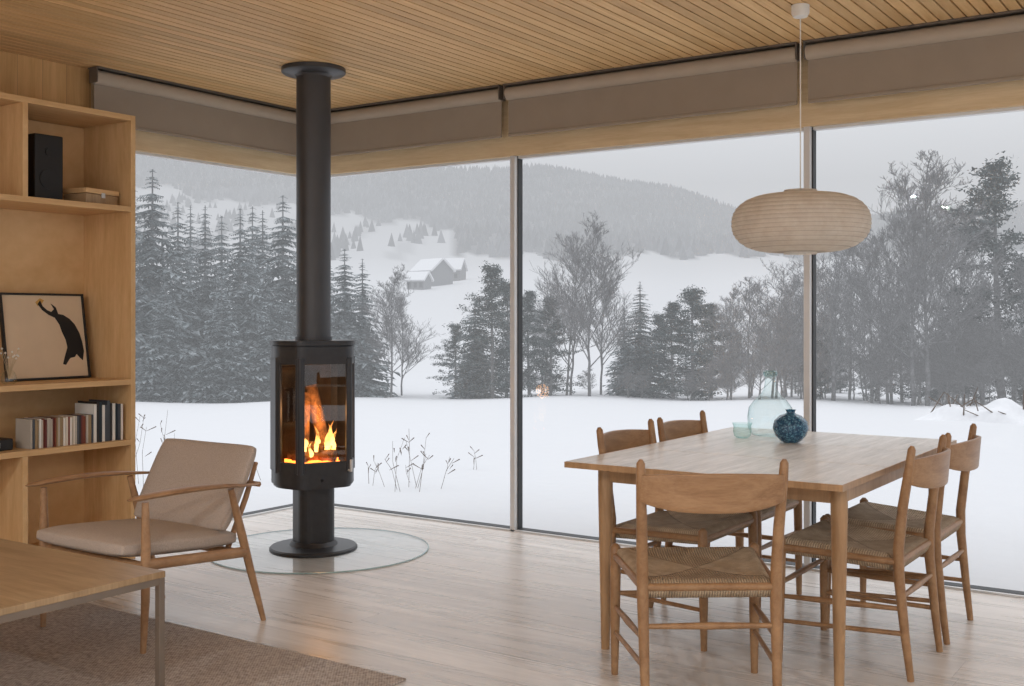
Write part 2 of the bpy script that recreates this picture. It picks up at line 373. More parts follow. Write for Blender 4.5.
# ------------------------------------------------ stove
st=empty('wood_stove',(1.02,-1.01,0),math.radians(-26))
lathe('base_plate',[(0.235,0),(0.235,0.014),(0.228,0.022),(0.13,0.028),(0.118,0.05)],M_iron,st,64)
def rrect(w,d,r,n=6):
    P=[]
    for cx,cy,a0 in ((w-r,d-r,0),(-w+r,d-r,90),(-w+r,-d+r,180),(w-r,-d+r,270)):
        for k in range(n+1):
            a=math.radians(a0+90*k/n); P.append((cx+r*math.cos(a),cy+r*math.sin(a)))
    return P
o=prism('pedestal',rrect(0.10,0.10,0.06),0.03,0.36,M_iron,st)
FP=[(0.19,-0.145),(0.19,0.145),(0.035,0.222),(-0.13,0.20),(-0.20,0.12),(-0.20,-0.12),(-0.13,-0.20),(0.035,-0.222)]
def roundpoly(P,r,n=6):
    out=[];m=len(P)
    for i in range(m):
        p0,p1,p2=Vector(P[i-1]),Vector(P[i]),Vector(P[(i+1)%m])
        a=(p0-p1); b=(p2-p1); k=min(r,a.length*0.45,b.length*0.45); A=p1+a.normalized()*k; B=p1+b.normalized()*k
        for j in range(n+1):
            s=j/n; q=A*(1-s)**2+p1*2*s*(1-s)+B*s*s; out.append((q.x,q.y))
    return out
RP=roundpoly(FP,0.05)
def scl(P,s): return [(x*s,y*s) for x,y in P]
prism('body_bottom',RP,0.365,0.44,M_iron,st)
prism('body_skirt',scl(RP,0.95),0.350,0.365,M_iron,st)
prism('body_top',RP,1.03,1.10,M_iron,st)
prism('top_plate',scl(RP,1.04),1.105,1.13,M_iron,st)
prism('top_gap',scl(RP,0.95),1.10,1.105,M_gasket,st)
prism('firebox_floor',scl(RP,0.93),0.44,0.47,M_fireback,st)
def facet(tag,p,q,z0,z1,mx,mz0,mz1,th,m,glass):
    p=Vector(p);q=Vector(q); d=(q-p); L=d.length; d.normalize(); nrm=Vector((d.y,-d.x))
    def bx(nm,s0,s1,a0,a1,o0,o1,mm,bv=0.004):
        P=[p+d*s0-nrm*o0,p+d*s1-nrm*o0,p+d*s1-nrm*o1,p+d*s0-nrm*o1]
        prism(nm,[(v.x,v.y) for v in P],a0,a1,mm,st,bv)
    if glass:
        bx(tag+'_stile_a',0.004,mx,z0,z1,0,th,m); bx(tag+'_stile_b',L-mx,L-0.004,z0,z1,0,th,m)
        bx(tag+'_rail_low',mx,L-mx,z0,z0+mz0,0,th,m); bx(tag+'_rail_top',mx,L-mx,z1-mz1,z1,0,th,m)
        bx(tag+'_glass',mx-0.002,L-mx+0.002,z0+mz0-0.002,z1-mz1+0.002,0.008,0.011,M_sg,0)
    else: bx(tag,0,L,z0,z1,0,th,m)
M_sg=thin_glass('stove_glass',(0.93,0.90,0.86,1),mult=0.9)
facet('door',FP[0],FP[1],0.435,1.035,0.030,0.055,0.03,0.02,M_iron,True)
facet('side_r',FP[1],FP[2],0.435,1.035,0.030,0.055,0.03,0.02,M_iron,True)
facet('side_l',FP[7],FP[0],0.435,1.035,0.030,0.055,0.03,0.02,M_iron,True)
for k,(x,yv) in enumerate((FP[0],FP[1],FP[2],FP[7])):
    tube('corner_post_%d'%k,[(x*0.935,yv*0.935,0.43),(x*0.935,yv*0.935,1.04)],0.0165,M_iron,st,20)
for k in range(2,7):
    facet('panel_%d'%k,FP[k],FP[k+1],0.43,1.04,0,0,0,0.02,M_iron,False)
facet('lining',(-0.155,0.16),(-0.155,-0.16),0.47,1.03,0,0,0,0.01,M_fireback,False)
tube('door_handle',[(0.192,0.128,0.44),(0.225,0.128,0.44),(0.225,0.128,0.50)],0.007,M_alu,st,10)
tube('air_lever',[(0.19,-0.02,0.395),(0.215,-0.02,0.395)],0.008,M_iron,st,10)
lathe('flue_pipe',[(0.092,1.125),(0.092,2.60)],M_pipe,st,64)
lathe('flue_collar',[(0.098,1.125),(0.098,1.15)],M_pipe,st,64)
lathe('ceiling_rosette',[(0.092,2.55),(0.10,2.560),(0.165,2.570),(0.172,2.577),(0.172,2.599)],M_pipe,st,64)
M_log=wood('log_bark',c(70,50,36),c(170,120,76),(4,4,4),8,0.9,0.5)
M_ember=plain('ember',c(120,40,10),0.9,emit=(1,0.22,0.03,1),es=6,vary=0.5,nscale=60)
for k,(a,b,r) in enumerate([((-0.08,-0.11,0.50),(0.09,0.09,0.51),0.032),((0.08,-0.10,0.505),(-0.07,0.10,0.51),0.03),((-0.09,-0.05,0.56),(0.05,0.03,0.55),0.028),((0.03,0.05,0.56),(-0.05,0.0,0.88),0.036),((0.04,-0.07,0.56),(-0.04,-0.03,0.84),0.028)]):
    tube('log_%d'%k,[a,b],r,M_log,st,10)
V=[];F=[]
for k in range(40):
    x,yv=random.uniform(-0.1,0.1),random.uniform(-0.12,0.12); r=random.uniform(0.008,0.02)
    addbox(V,F,x-r,x+r,yv-r,yv+r,0.47,0.47+r)
mobj('embers',V,F,M_ember,st)
t=NT('flame'); o=t.sep(t.obj()); f=t.ramp(o[2],0.0,0.17,0,1); n=t.noise(t.obj(),28,2)
col=t.mix(f,(1,0.62,0.18,1),(1,0.25,0.04,1)); t.n.remove(t.bsdf)
e=t.new('ShaderNodeEmission'); t.link(col,e.inputs[0]); t.link(t.ramp(f,0,1,5.0,1.6),e.inputs[1])
tr=t.new('ShaderNodeBsdfTransparent'); mx=t.new('ShaderNodeMixShader'); t.link(t.ramp(t.math('SUBTRACT',n,t.math('MULTIPLY',f,0.25)),0.25,0.5,0.05,0.9),mx.inputs[0])
t.link(tr.outputs[0],mx.inputs[1]); t.link(e.outputs[0],mx.inputs[2]); t.link(mx.outputs[0],t.out.inputs[0]); t.nolight(); M_fl=t.m
for k in range(16):
    h=random.uniform(0.07,0.17); r=random.uniform(0.010,0.020); V=[];F=[];sg=10;nn=9
    ph=random.uniform(0,6); 
    for i in range(nn):
        s=i/(nn-1); rr=r*(math.sin(math.pi*min(1,(s*0.75+0.22)))**1.2)*(1-s)**0.4+0.0004
        ox=0.016*math.sin(ph+s*4)*s; oy=0.022*math.cos(ph*1.3+s*5)*s
        for j in range(sg): V.append((ox+rr*math.cos(6.283*j/sg),oy+rr*math.sin(6.283*j/sg),h*s))
    for i in range(nn-1):
        for j in range(sg): F.append((i*sg+j,i*sg+(j+1)%sg,(i+1)*sg+(j+1)%sg,(i+1)*sg+j))
    mobj('flame_%d'%k,V,F,M_fl,st,True,(random.uniform(0.0,0.11),random.uniform(-0.1,0.11),random.uniform(0.5,0.57)))
L=bpy.data.lights.new('fire_light','POINT'); L.energy=2.5; L.color=(1,0.5,0.2); L.shadow_soft_size=0.05
lo=bpy.data.objects.new('fire_light',L); lo.location=(0.10,0,0.74); link(lo,st)
M_hearth=thin_glass('hearth_glass',(0.94,0.965,0.97,1),mult=1.0)
M_hedge=plain('hearth_glass_edge',c(150,178,178),0.2)
hp=empty('glass_hearth_plate',(1.055,-1.0,0))
lathe('disc',[(0.001,0.008),(0.585,0.008)],M_hearth,hp,96,closed=False)
lathe('edge',[(0.585,0.001),(0.59,0.003),(0.59,0.006),(0.585,0.008)],M_hedge,hp,96,closed=False)

# ------------------------------------------------ dining chairs
def cached(builder):
    cache={}
    def make(loc,rz,name):
        e=empty(name,loc,rz)
        if not cache:
            builder(e); cache['o']=list(e.children)
        else:
            for o in cache['o']:
                d=o.copy(); d.parent=e; S.collection.objects.link(d)
        return e
    return make
def build_chair(e):
    for k,sx in enumerate((-1,1)):
        tube('back_leg_%d'%k,[(sx*0.205,-0.25,0),(sx*0.208,-0.232,0.15),(sx*0.210,-0.212,0.35),(sx*0.212,-0.210,0.45),(sx*0.216,-0.226,0.6),(sx*0.222,-0.25,0.74),(sx*0.224,-0.258,0.80),(sx*0.224,-0.26,0.812)],
             [0.012,0.0155,0.0185,0.019,0.0175,0.0155,0.0135,0.006],M_oak,e,16)
        tube('front_leg_%d'%k,[(sx*0.247,0.205,0),(sx*0.246,0.203,0.2),(sx*0.245,0.20,0.40),(sx*0.245,0.20,0.448),(sx*0.245,0.20,0.460)],[0.012,0.0175,0.0195,0.018,0.007],M_oak,e,16)
        tube('side_stretcher_%d'%k,[(sx*0.246,0.203,0.24),(sx*0.230,0.0,0.243),(sx*0.209,-0.222,0.245)],[0.008,0.012,0.008],M_oak,e,10)
        tube('side_rail_%d'%k,[(sx*0.245,0.20,0.418),(sx*0.212,-0.21,0.405)],0.013,M_oak,e,10)
        tube('side_stretcher_low_%d'%k,[(sx*0.246,0.203,0.15),(sx*0.209,-0.23,0.16)],[0.008,0.009],M_oak,e,10)
    tube('front_stretcher',[(-0.246,0.203,0.285),(0,0.203,0.285),(0.246,0.203,0.285)],[0.008,0.012,0.008],M_oak,e,10)
    tube('back_stretcher',[(-0.208,-0.22,0.285),(0,-0.22,0.285),(0.208,-0.22,0.285)],[0.008,0.012,0.008],M_oak,e,10)
    tube('back_rail',[(-0.21,-0.21,0.405),(0.21,-0.21,0.405)],0.013,M_oak,e,10)
    tube('front_rail',[(-0.245,0.2,0.418),(0.245,0.2,0.418)],0.013,M_oak,e,10)
    V=[];F=[];n=24;m=6
    ring=[]
    for i in range(n+1):
        u=-1+2*i/n; x=u*0.226; yb=-0.252-0.058*(1-u*u)
        zt=0.772-0.012*(abs(u)**2)+0.004; zb=0.652+0.028*abs(u)**3
        R_=[]
        for k in range(m+1):
            s=k/m; z=zb+(zt-zb)*s; R_.append((x,yb-0.009-0.010*(s-0.4),z))
        for k in range(m,-1,-1):
            s=k/m; z=zb+(zt-zb)*s; R_.append((x,yb+0.006-0.010*(s-0.4),z))
        ring.append(len(V)); V+=R_
    k2=2*(m+1)
    for i in range(n):
        for k in range(k2): F.append((ring[i]+k,ring[i]+(k+1)%k2,ring[i+1]+(k+1)%k2,ring[i+1]+k))
    F.append(tuple(range(k2))[::-1]); F.append(tuple(ring[n]+k for k in range(k2)))
    o=mobj('backrest',V,F,M_oakb,e,True); bevel(o,0.004,2)
    V=[];F=[];n=22
    def pos(u,v,dz):
        y=v*0.205-0.004; hw=0.218+0.020*v; return (u*hw,y,dz)
    idx={}
    for j in range(n+1):
        for i in range(n+1):
            u=-1+2*i/n; v=-1+2*j/n; m_=max(abs(u),abs(v))
            z=0.444-0.024*(1-m_**3)-(0.012 if m_>0.97 else 0)+0.012*v
            idx[(i,j)]=len(V); V.append(pos(u,v,z))
    for j in range(n):
        for i in range(n): F.append((idx[i,j],idx[i+1,j],idx[i+1,j+1],idx[i,j+1]))
    border=[(i,0) for i in range(n)]+[(n,j) for j in range(n)]+[(i,n) for i in range(n,0,-1)]+[(0,j) for j in range(n,0,-1)]
    prev=[idx[b] for b in border]
    for (s,dz) in ((1.035,-0.012),(1.035,-0.030),(0.98,-0.050)):
        cur=[]
        for b in border:
            x,y,z=V[idx[b]]; cur.append(len(V)); V.append((x*s,y*s,z+dz))
        for k in range(len(border)):
            k1=(k+1)%len(border); F.append((prev[k],cur[k],cur[k1],prev[k1]))
        prev=cur
    F.append(tuple(prev)[::-1])
    mobj('seat',V,F,M_cord,e,True)
chair=cached(build_chair)
R=math.radians
chair((3.71,-1.965,0),R(36),'dining_chair')
chair((3.33,-1.27,0),R(-90),'dining_chair.001')
chair((3.33,-0.735,0),R(-90),'dining_chair.002')
chair((4.02,-1.235,0),R(90),'dining_chair.003')
chair((4.02,-0.71,0),R(90),'dining_chair.004')
# ------------------------------------------------ dining table
TX0,TX1,TY0,TY1=3.15,4.17,-1.88,-0.32
dt=empty('dining_table',((TX0+TX1)/2,(TY0+TY1)/2,0))
hx,hy=(TX1-TX0)/2,(TY1-TY0)/2
for k,(a,b) in enumerate(((-hy,-0.262),(-0.26,0.26),(0.262,hy))):
    o=box('top_%d'%k,-hx,hx,a,b,0.700,0.722,M_tab,dt,0.003)
for k,(a,b,cc_,d_) in enumerate(((-hx-0.001,hx+0.001,-hy-0.004,-hy),(-hx-0.001,hx+0.001,hy,hy+0.004),(-hx-0.005,-hx,-hy-0.004,hy+0.004),(hx,hx+0.005,-hy-0.004,hy+0.004))):
    box('edge_%d'%k,a,b,cc_,d_,0.700,0.7215,M_tabl,dt,0.001)
ly0,ly1=-1.70-(TY0+TY1)/2,-0.405-(TY0+TY1)/2
lx=0.445
box('apron_near',-lx,lx,ly0-0.011,ly0+0.011,0.632,0.70,M_tabl,dt,0.002); box('apron_far',-lx,lx,ly1-0.011,ly1+0.011,0.632,0.70,M_tabl,dt,0.002)
box('apron_l',-lx-0.011,-lx+0.011,ly0,ly1,0.632,0.70,M_tabl,dt,0.002); box('apron_r',lx-0.011,lx+0.011,ly0,ly1,0.632,0.70,M_tabl,dt,0.002)
k=0
for sx in (-1,1):
    for yy in (ly0,ly1):
        tube('leg_%d'%k,[(sx*lx,yy,0),(sx*lx,yy,0.35),(sx*lx,yy,0.60),(sx*lx,yy,0.70)],[0.016,0.023,0.028,0.028],M_tabl,dt,24); k+=1
# ------------------------------------------------ glassware
M_dg=thin_glass('demijohn_glass',(0.92,0.97,0.965,1),mult=1.0,edge=(0.40,0.55,0.54,1),pw=3.0)
dj=empty('glass_demijohn',(3.45,-0.62,0.7225))
lathe('body',[(0.001,0.010),(0.06,0.001),(0.084,0.008),(0.099,0.04),(0.101,0.085),(0.094,0.128),(0.070,0.162),(0.043,0.186),(0.028,0.210),(0.024,0.240),(0.023,0.268),(0.030,0.273),(0.031,0.288),(0.023,0.292)],M_dg,dj,64,closed=False,split=80)
lathe('neck_ring',[(0.024,0.266),(0.031,0.270),(0.0325,0.279),(0.031,0.288),(0.024,0.292)],thin_glass('demijohn_lip',(0.8,0.88,0.87,1),mult=1.2,edge=(0.4,0.55,0.55,1)),dj,48,closed=False,split=80)
M_bl=NT('blue_speckled_glass'); vv=M_bl.obj(); nn=M_bl.noise(vv,110,3,0.7)
M_bl.link(M_bl.mix(M_bl.ramp(nn,0.48,0.68,0,1),c(18,66,100),c(110,170,194)),M_bl.bsdf.inputs['Base Color']); M_bl.bsdf.inputs['Roughness'].default_value=0.12; M_bl.bsdf.inputs['Coat Weight'].default_value=0.3
lathe('blue_vase',[(0.028,0.0),(0.045,0.008),(0.066,0.032),(0.075,0.062),(0.068,0.092),(0.045,0.114),(0.022,0.122),(0.017,0.127),(0.021,0.137),(0.024,0.139),(0.017,0.136),(0.013,0.12)],M_bl.m,None,64,(3.615,-0.815,0.7225),closed=False,split=80)
lathe('glass_tealight_holder',[(0.001,0.004),(0.026,0.0),(0.036,0.01),(0.040,0.03),(0.038,0.052),(0.044,0.066)],thin_glass('green_glass',(0.82,0.92,0.90,1),mult=0.9,edge=(0.40,0.60,0.56,1)),None,48,(3.375,-0.76,0.7225),closed=False,split=80)
# ------------------------------------------------ pendant lamp
t=NT('rice_paper'); t.n.remove(t.bsdf); v=t.obj(); n=t.noise(v,14,5,0.7); o=t.sep(v)
col=t.mix(t.ramp(n,0.3,0.7,0,1),c(224,214,202),c(242,236,226))
rib=t.math('ABSOLUTE',t.math('SINE',t.math('MULTIPLY',o[2],math.pi/0.018)))
col=t.mix(t.ramp(rib,0,0.30,0.45,0),col,c(130,114,98))
df=t.new('ShaderNodeBsdfDiffuse'); tl=t.new('ShaderNodeBsdfTranslucent'); mx=t.new('ShaderNodeMixShader'); mx.inputs[0].default_value=0.5
t.link(col,df.inputs[0]); t.link(col,tl.inputs[0]); t.link(df.outputs[0],mx.inputs[1]); t.link(tl.outputs[0],mx.inputs[2]); t.link(mx.outputs[0],t.out.inputs[0]); M_paper=t.m
pl=empty('pendant_lamp',(3.62,-0.71,1.660))
prof=[]; N=120
for i in range(N+1):
    a=-math.pi/2+math.pi*i/N
    r=0.07+0.220*(abs(math.cos(a))**0.74); z=0.126*math.copysign(abs(math.sin(a))**0.92,math.sin(a))
    rr=0.004*abs(math.sin(math.pi*z/0.018)); prof.append((r+rr,z))
lathe('paper_shade',prof,M_paper,pl,72,closed=False,split=89)
lathe('top_collar',[(0.07,0.124),(0.07,0.142),(0.067,0.142),(0.067,0.122)],M_paper,pl,48,closed=False)
lathe('bottom_collar',[(0.07,-0.124),(0.07,-0.134),(0.067,-0.134)],M_paper,pl,48,closed=False)
lathe('socket',[(0.015,0.03),(0.022,0.04),(0.022,0.10),(0.01,0.12)],M_white,pl,24)
lathe('bulb',[(0.001,-0.06),(0.02,-0.055),(0.03,-0.03),(0.02,0.01),(0.014,0.03)],M_white,pl,24)
for k in range(3):
    a=k*2.094; tube('spoke_%d'%k,[(0,0,0.12),(0.069*math.cos(a),0.069*math.sin(a),0.132)],0.0015,M_alu,pl,6)
tube('cord',[(0,0,0.11),(0,0,0.93)],0.0028,M_white,pl,8)
lathe('ceiling_cup',[(0.006,0.885),(0.03,0.889),(0.038,0.905),(0.038,0.939)],M_white,pl,32)
# ------------------------------------------------ armchair (faces -Y)
ac=empty('lounge_armchair',(1.53,-2.45,0))
for k,sx in enumerate((-1,1)):
    X=sx*0.32
    tube('front_leg_%d'%k,[(X*0.98,-0.29,0.010),(X,-0.285,0.2),(X,-0.283,0.40),(X,-0.285,0.568)],[0.011,0.016,0.018,0.013],M_teak,ac,16)
    tube('back_leg_%d'%k,[(X*1.0,0.30,0.0),(X,0.235,0.2),(X,0.18,0.38),(X,0.125,0.565)],[0.011,0.016,0.018,0.013],M_teak,ac,16)
    tube('side_rail_%d'%k,[(X,-0.283,0.335),(X,0.20,0.30)],[0.018,0.018],M_teak,ac,12,flat=1.2)
    P=[];Rr=[]
    for i in range(19):
        s=i/18; yv=-0.36+0.68*s; z=0.584+0.012*math.sin(math.pi*(1-s))-0.03*s*s+0.03*max(0,s-0.8)
        xx=X+sx*0.012*math.sin(math.pi*s)-sx*0.05*max(0,s-0.8)*5*max(0,s-0.8)*5
        P.append((xx,yv,z)); Rr.append(0.012+0.018*math.sin(math.pi*min(1,s*0.9+0.18))*(1-0.35*s) if 0<i<18 else 0.008)
    tube('armrest_%d'%k,P,Rr,M_teak,ac,16,flat=0.42)
    tube('back_post_%d'%k,[(sx*0.225,0.19,0.30),(sx*0.225,0.29,0.50),(sx*0.22,0.352,0.64)],[0.012,0.012,0.009],M_teak,ac,12)
tube('back_cross_rail',[(-0.275,0.318,0.556),(-0.1,0.325,0.556),(0.1,0.325,0.556),(0.275,0.318,0.556)],0.011,M_teak,ac,12)
tube('front_rail',[(-0.32,-0.27,0.325),(0.32,-0.27,0.325)],0.016,M_teak,ac,12)
tube('rear_rail',[(-0.32,0.19,0.295),(0.32,0.19,0.295)],0.016,M_teak,ac,12)
def cushion(name,w,l,th,mat,parent,M4,bulge=0.012,nx=14,ny=14,curve=0.0):
    V=[];F=[];idx={}
    for side in (0,1):
        for j in range(ny+1):
            for i in range(nx+1):
                u=-1+2*i/nx; v=-1+2*j/ny
                e_=(1-abs(u)**6)*(1-abs(v)**6)
                k=1-0.05*(abs(u)*abs(v))**4
                rx=u*w/2*k; ry=v*l/2*k
                z=(th/2)*(0.55+0.45*min(1,e_*1.6))+bulge*(1-u*u)*(1-v*v)
                z=z if side else -z
                p=M4@Vector((rx,ry,z+curve*(u*u)))
                idx[(side,i,j)]=len(V); V.append(p)
    for j in range(ny):
        for i in range(nx):
            F.append((idx[1,i,j],idx[1,i+1,j],idx[1,i+1,j+1],idx[1,i,j+1])); F.append((idx[0,i,j],idx[0,i,j+1],idx[0,i+1,j+1],idx[0,i+1,j]))
    B=[(i,0) for i in range(nx)]+[(nx,j) for j in range(ny)]+[(i,ny) for i in range(nx,0,-1)]+[(0,j) for j in range(ny,0,-1)]
    for k in range(len(B)):
        a=B[k];b=B[(k+1)%len(B)]
        F.append((idx[0,a[0],a[1]],idx[0,b[0],b[1]],idx[1,b[0],b[1]],idx[1,a[0],a[1]]))
    o=mobj(name,V,F,mat,parent,True); bevel(o,0.01,3); s=o.modifiers.new('s','SUBSURF'); s.levels=1; s.render_levels=1
    return o
M4=Matrix.Translation((0,-0.075,0.372))@Matrix.Rotation(math.radians(-4.5),4,'X')
cushion('seat_cushion',0.575,0.58,0.07,M_fab,ac,M4)
M4=Matrix.Translation((0,0.225,0.545))@Matrix.Rotation(math.radians(62),4,'X')
cushion('back_cushion',0.59,0.38,0.055,M_fab,ac,M4,0.008,curve=0.02)
# ------------------------------------------------ coffee table
ct=empty('coffee_table',(1.72,-3.44,0))
box('top',-0.70,0.68,-0.36,0.36,0.43,0.45,M_ctop,ct,0.002)
k=0
for sx in (-0.688,0.668):
    for sy in (-0.348,0.348):
        box('leg_%d'%k,sx-0.011,sx+0.011,sy-0.011,sy+0.011,0.0095,0.43,M_cleg,ct,0.002); k+=1
for k,sy in enumerate((-0.348,0.348)): box('rail_%d'%k,-0.677,0.657,sy-0.008,sy+0.008,0.408,0.43,M_cleg,ct)
for k,sx in enumerate((-0.688,0.668)): box('end_rail_%d'%k,sx-0.008,sx+0.008,-0.337,0.337,0.408,0.43,M_cleg,ct)
box('rug',0.55,2.83,-5.0,-2.41,0.0,0.009,M_rug,None,0.003)

# ------------------------------------------------ added fill lights out of view, shaped as ceiling downlights
M_em=NT('fill_lamp_lens'); M_em.bsdf.inputs['Emission Color'].default_value=(1,0.96,0.92,1); M_em.bsdf.inputs['Emission Strength'].default_value=1.2; M_em.nolight()  # glowing face of the added fill lamps
for k,(x,y) in enumerate([(2.2,-6.6),(4.2,-6.6),(6.4,-6.6),(2.2,-8.0),(4.4,-8.0),(6.6,-8.0),(7.2,-3.6)]):
    e=empty('added_fill_lamp' if k==0 else 'added_fill_lamp.%03d'%k,(x,y,CH))
    lathe('ring',[(0.05,-0.06),(0.055,-0.06),(0.055,0.0),(0.045,0.0)],M_white,e,32,closed=False)
    lathe('lens',[(0.001,-0.05),(0.05,-0.05)],M_em.m,e,32,closed=False)
    L=bpy.data.lights.new('fill_light','AREA'); L.shape='DISK'; L.size=0.09; L.energy=44; L.color=(0.97,0.98,1.0)
    lo=bpy.data.objects.new('fill_beam',L); lo.location=(0,0,-0.065); link(lo,e)

# ------------------------------------------------ exterior terrain
CX,CY=5.275,-5.36
def ridge(a):
    return np.interp(a,[90,99.4,106.5,112.4,115.5,119.4,123,128.5,135,142.9,152],[222,214,218,212,192,174,163,168,166,152,144])
def height(r,a):
    rg=ridge(a); f=lambda y,rr:1.25+(318-y)*rr/1107.0
    rs=[0,6.8,9,20,60,80,120,200,300,600,1000,1400,2000,2600]
    zs=[-0.14,-0.14,-0.2,-0.80,-3.03,-3.8,-4.6,-0.9,10.2,f(262,600),f(262+(rg-262)*.35,1000),f(262+(rg-262)*.65,1400),f(rg+3,2000),f(rg+3,2000)*0.8]
    z=float(np.interp(r,rs,zs))
    if r>9: z+=min(r,60)*0.0015*math.sin(a*0.55+r*0.07)+min(max(r-60,0)*0.01,14)*0.35*math.sin(a*0.7+r*0.006)*math.cos(a*0.31-r*0.004)
    return z
def forest(r,a):
    if r<600: return 0.0
    if 127<a<146:
        lim=1150+22*(a-133)+40*math.sin(a*2.1)
        if r<lim: return 0.35 if math.sin(a*1.9+r*0.009)>0.55 else 0.03
    if r<650+30*math.sin(a*2.0): return 0.0
    return 1.0
rad=np.unique(np.concatenate([np.linspace(0,10,6),np.geomspace(10,2600,120)]))
angs=np.concatenate([np.arange(-210,85,3.0),np.arange(85,150,0.5)])
V=[];F=[];C=[]
NA=len(angs)
for r in rad:
    for a in angs:
        th=math.radians(a); V.append((CX+r*math.cos(th),CY+r*math.sin(th),height(r,a)))
        f=forest(r,a)
        w=0.545; s=(w*0.985,w*0.995,w*1.02)
        g=(0.15,0.155,0.165)
        C.append(tuple(s[i]*(1-f)+g[i]*f for i in range(3))+(1,))
for i in range(len(rad)-1):
    for j in range(NA):
        k=(j+1)%NA; F.append((i*NA+j,(i+1)*NA+j,(i+1)*NA+k,i*NA+k))
gr=mobj('snow_terrain',V,F,M_snow,smooth=True)
ca=gr.data.color_attributes.new('cover','FLOAT_COLOR','POINT'); ca.data.foreach_set('color',[x for q in C for x in q])
V=[];F=[]
cnt=0
while cnt<17000:
    r=math.sqrt(random.uniform(600**2,2020**2)); a=random.uniform(92,150)
    f=forest(r,a)
    if random.random()>f: continue
    th=math.radians(a); x=CX+r*math.cos(th); y=CY+r*math.sin(th); z=height(r,a); h=random.uniform(6,11); w=h*random.uniform(0.25,0.4)
    b=len(V); rot=random.uniform(0,2)
    for k in range(5): V.append((x+w*math.cos(rot+k*1.2566),y+w*math.sin(rot+k*1.2566),z-1))
    V.append((x,y,z+h))
    for k in range(5): F.append((b+k,b+(k+1)%5,b+5))
    cnt+=1
mobj('hillside_forest',V,F,M_hill)
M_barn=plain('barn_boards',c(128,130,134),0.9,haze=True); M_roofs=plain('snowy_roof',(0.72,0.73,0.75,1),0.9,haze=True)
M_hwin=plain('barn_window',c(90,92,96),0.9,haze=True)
def house(name,a,r,w,d,h,rf,rz):
    th=math.radians(a); e=empty(name,(CX+r*math.cos(th),CY+r*math.sin(th),height(r,a)-1.0),math.radians(rz))
    V=[(-w/2,-d/2,0),(w/2,-d/2,0),(w/2,d/2,0),(-w/2,d/2,0),(-w/2,-d/2,h),(w/2,-d/2,h),(w/2,d/2,h),(-w/2,d/2,h),(-w/2,0,h+rf),(w/2,0,h+rf)]
    mobj('walls',V,[(0,1,5,4),(2,3,7,6),(1,2,6,9,5),(3,0,4,8,7)],M_barn,e)
    o=0.5; V=[]
    for s in (-1,1):
        V+=[(-w/2-o,s*(d/2+o),h-rf*o*2/d),(w/2+o,s*(d/2+o),h-rf*o*2/d),(w/2+o,0,h+rf),(-w/2-o,0,h+rf)]
    q=mobj('roof',V,[(0,1,2,3),(4,7,6,5)],M_roofs,e); m=q.modifiers.new('s','SOLIDIFY'); m.thickness=0.5; m.offset=1
    for k in range(3): box('window_%d'%k,-w/3+k*w/3-0.5,-w/3+k*w/3+0.5,-d/2-0.06,-d/2-0.01,h*0.4,h*0.4+1.3,M_hwin,e)
house('farmhouse',128.3,305,9,7,5.0,3.0,-15); house('barn',127.4,330,8,6,4.5,3,20); house('shed',129.0,290,5,4,3.4,1.8,10)

# ------------------------------------------------ trees
def tri_mesh(name,V,F,mats,MI=None):
    me=bpy.data.meshes.new(name); me.from_pydata(V,[],F); me.update()
    for m in mats: me.materials.append(m)
    if MI: me.polygons.foreach_set('material_index',MI)
    return me
def spruce_mesh(seed,H=12,Rm=2.3):
    rnd=random.Random(seed); V=[];F=[];MI=[]
    v,f=tube_geo([(0,0,-0.5),(0,0,H*0.98)],[0.16,0.02],6); V+= [tuple(q) for q in v]; F+=f; MI+=[1]*len(f)
    L=58
    for i in range(L):
        t_=i/(L-1); z=H*(0.03+0.96*t_)+rnd.uniform(-.1,.1); Rr=(Rm*(1-t_)**0.8+0.08)*rnd.uniform(0.72,1.15); nb=rnd.randint(8,11); a0=rnd.uniform(0,6)
        for b in range(nb):
            a=a0+b*6.283/nb+rnd.uniform(-.25,.25); R_=Rr*rnd.uniform(0.6,1.15); dx,dy=math.cos(a),math.sin(a)
            droop=R_*rnd.uniform(0.25,0.6)
            sp=lambda s:(dx*R_*s,dy*R_*s,z-droop*s**1.3+0.12*R_*s**4)
            K=5
            for k in range(K):
                s0=k/K; s1=(k+1)/K; p0=sp(s0);p1=sp(min(1,s1)); l=R_*0.36*(1-s0*0.6)*rnd.uniform(0.6,1.2)
                for sd in (-1,1):
                    q=(p1[0]-dy*l*sd+dx*l*0.35,p1[1]+dx*l*sd+dy*l*0.35,p1[2]-l*rnd.uniform(0.25,1.0))
                    n0=len(V); V+=[p0,p1,q]; F.append((n0,n0+1,n0+2)); MI.append(0)
    return tri_mesh('spruce',V,F,[M_spruce,M_bare],MI)
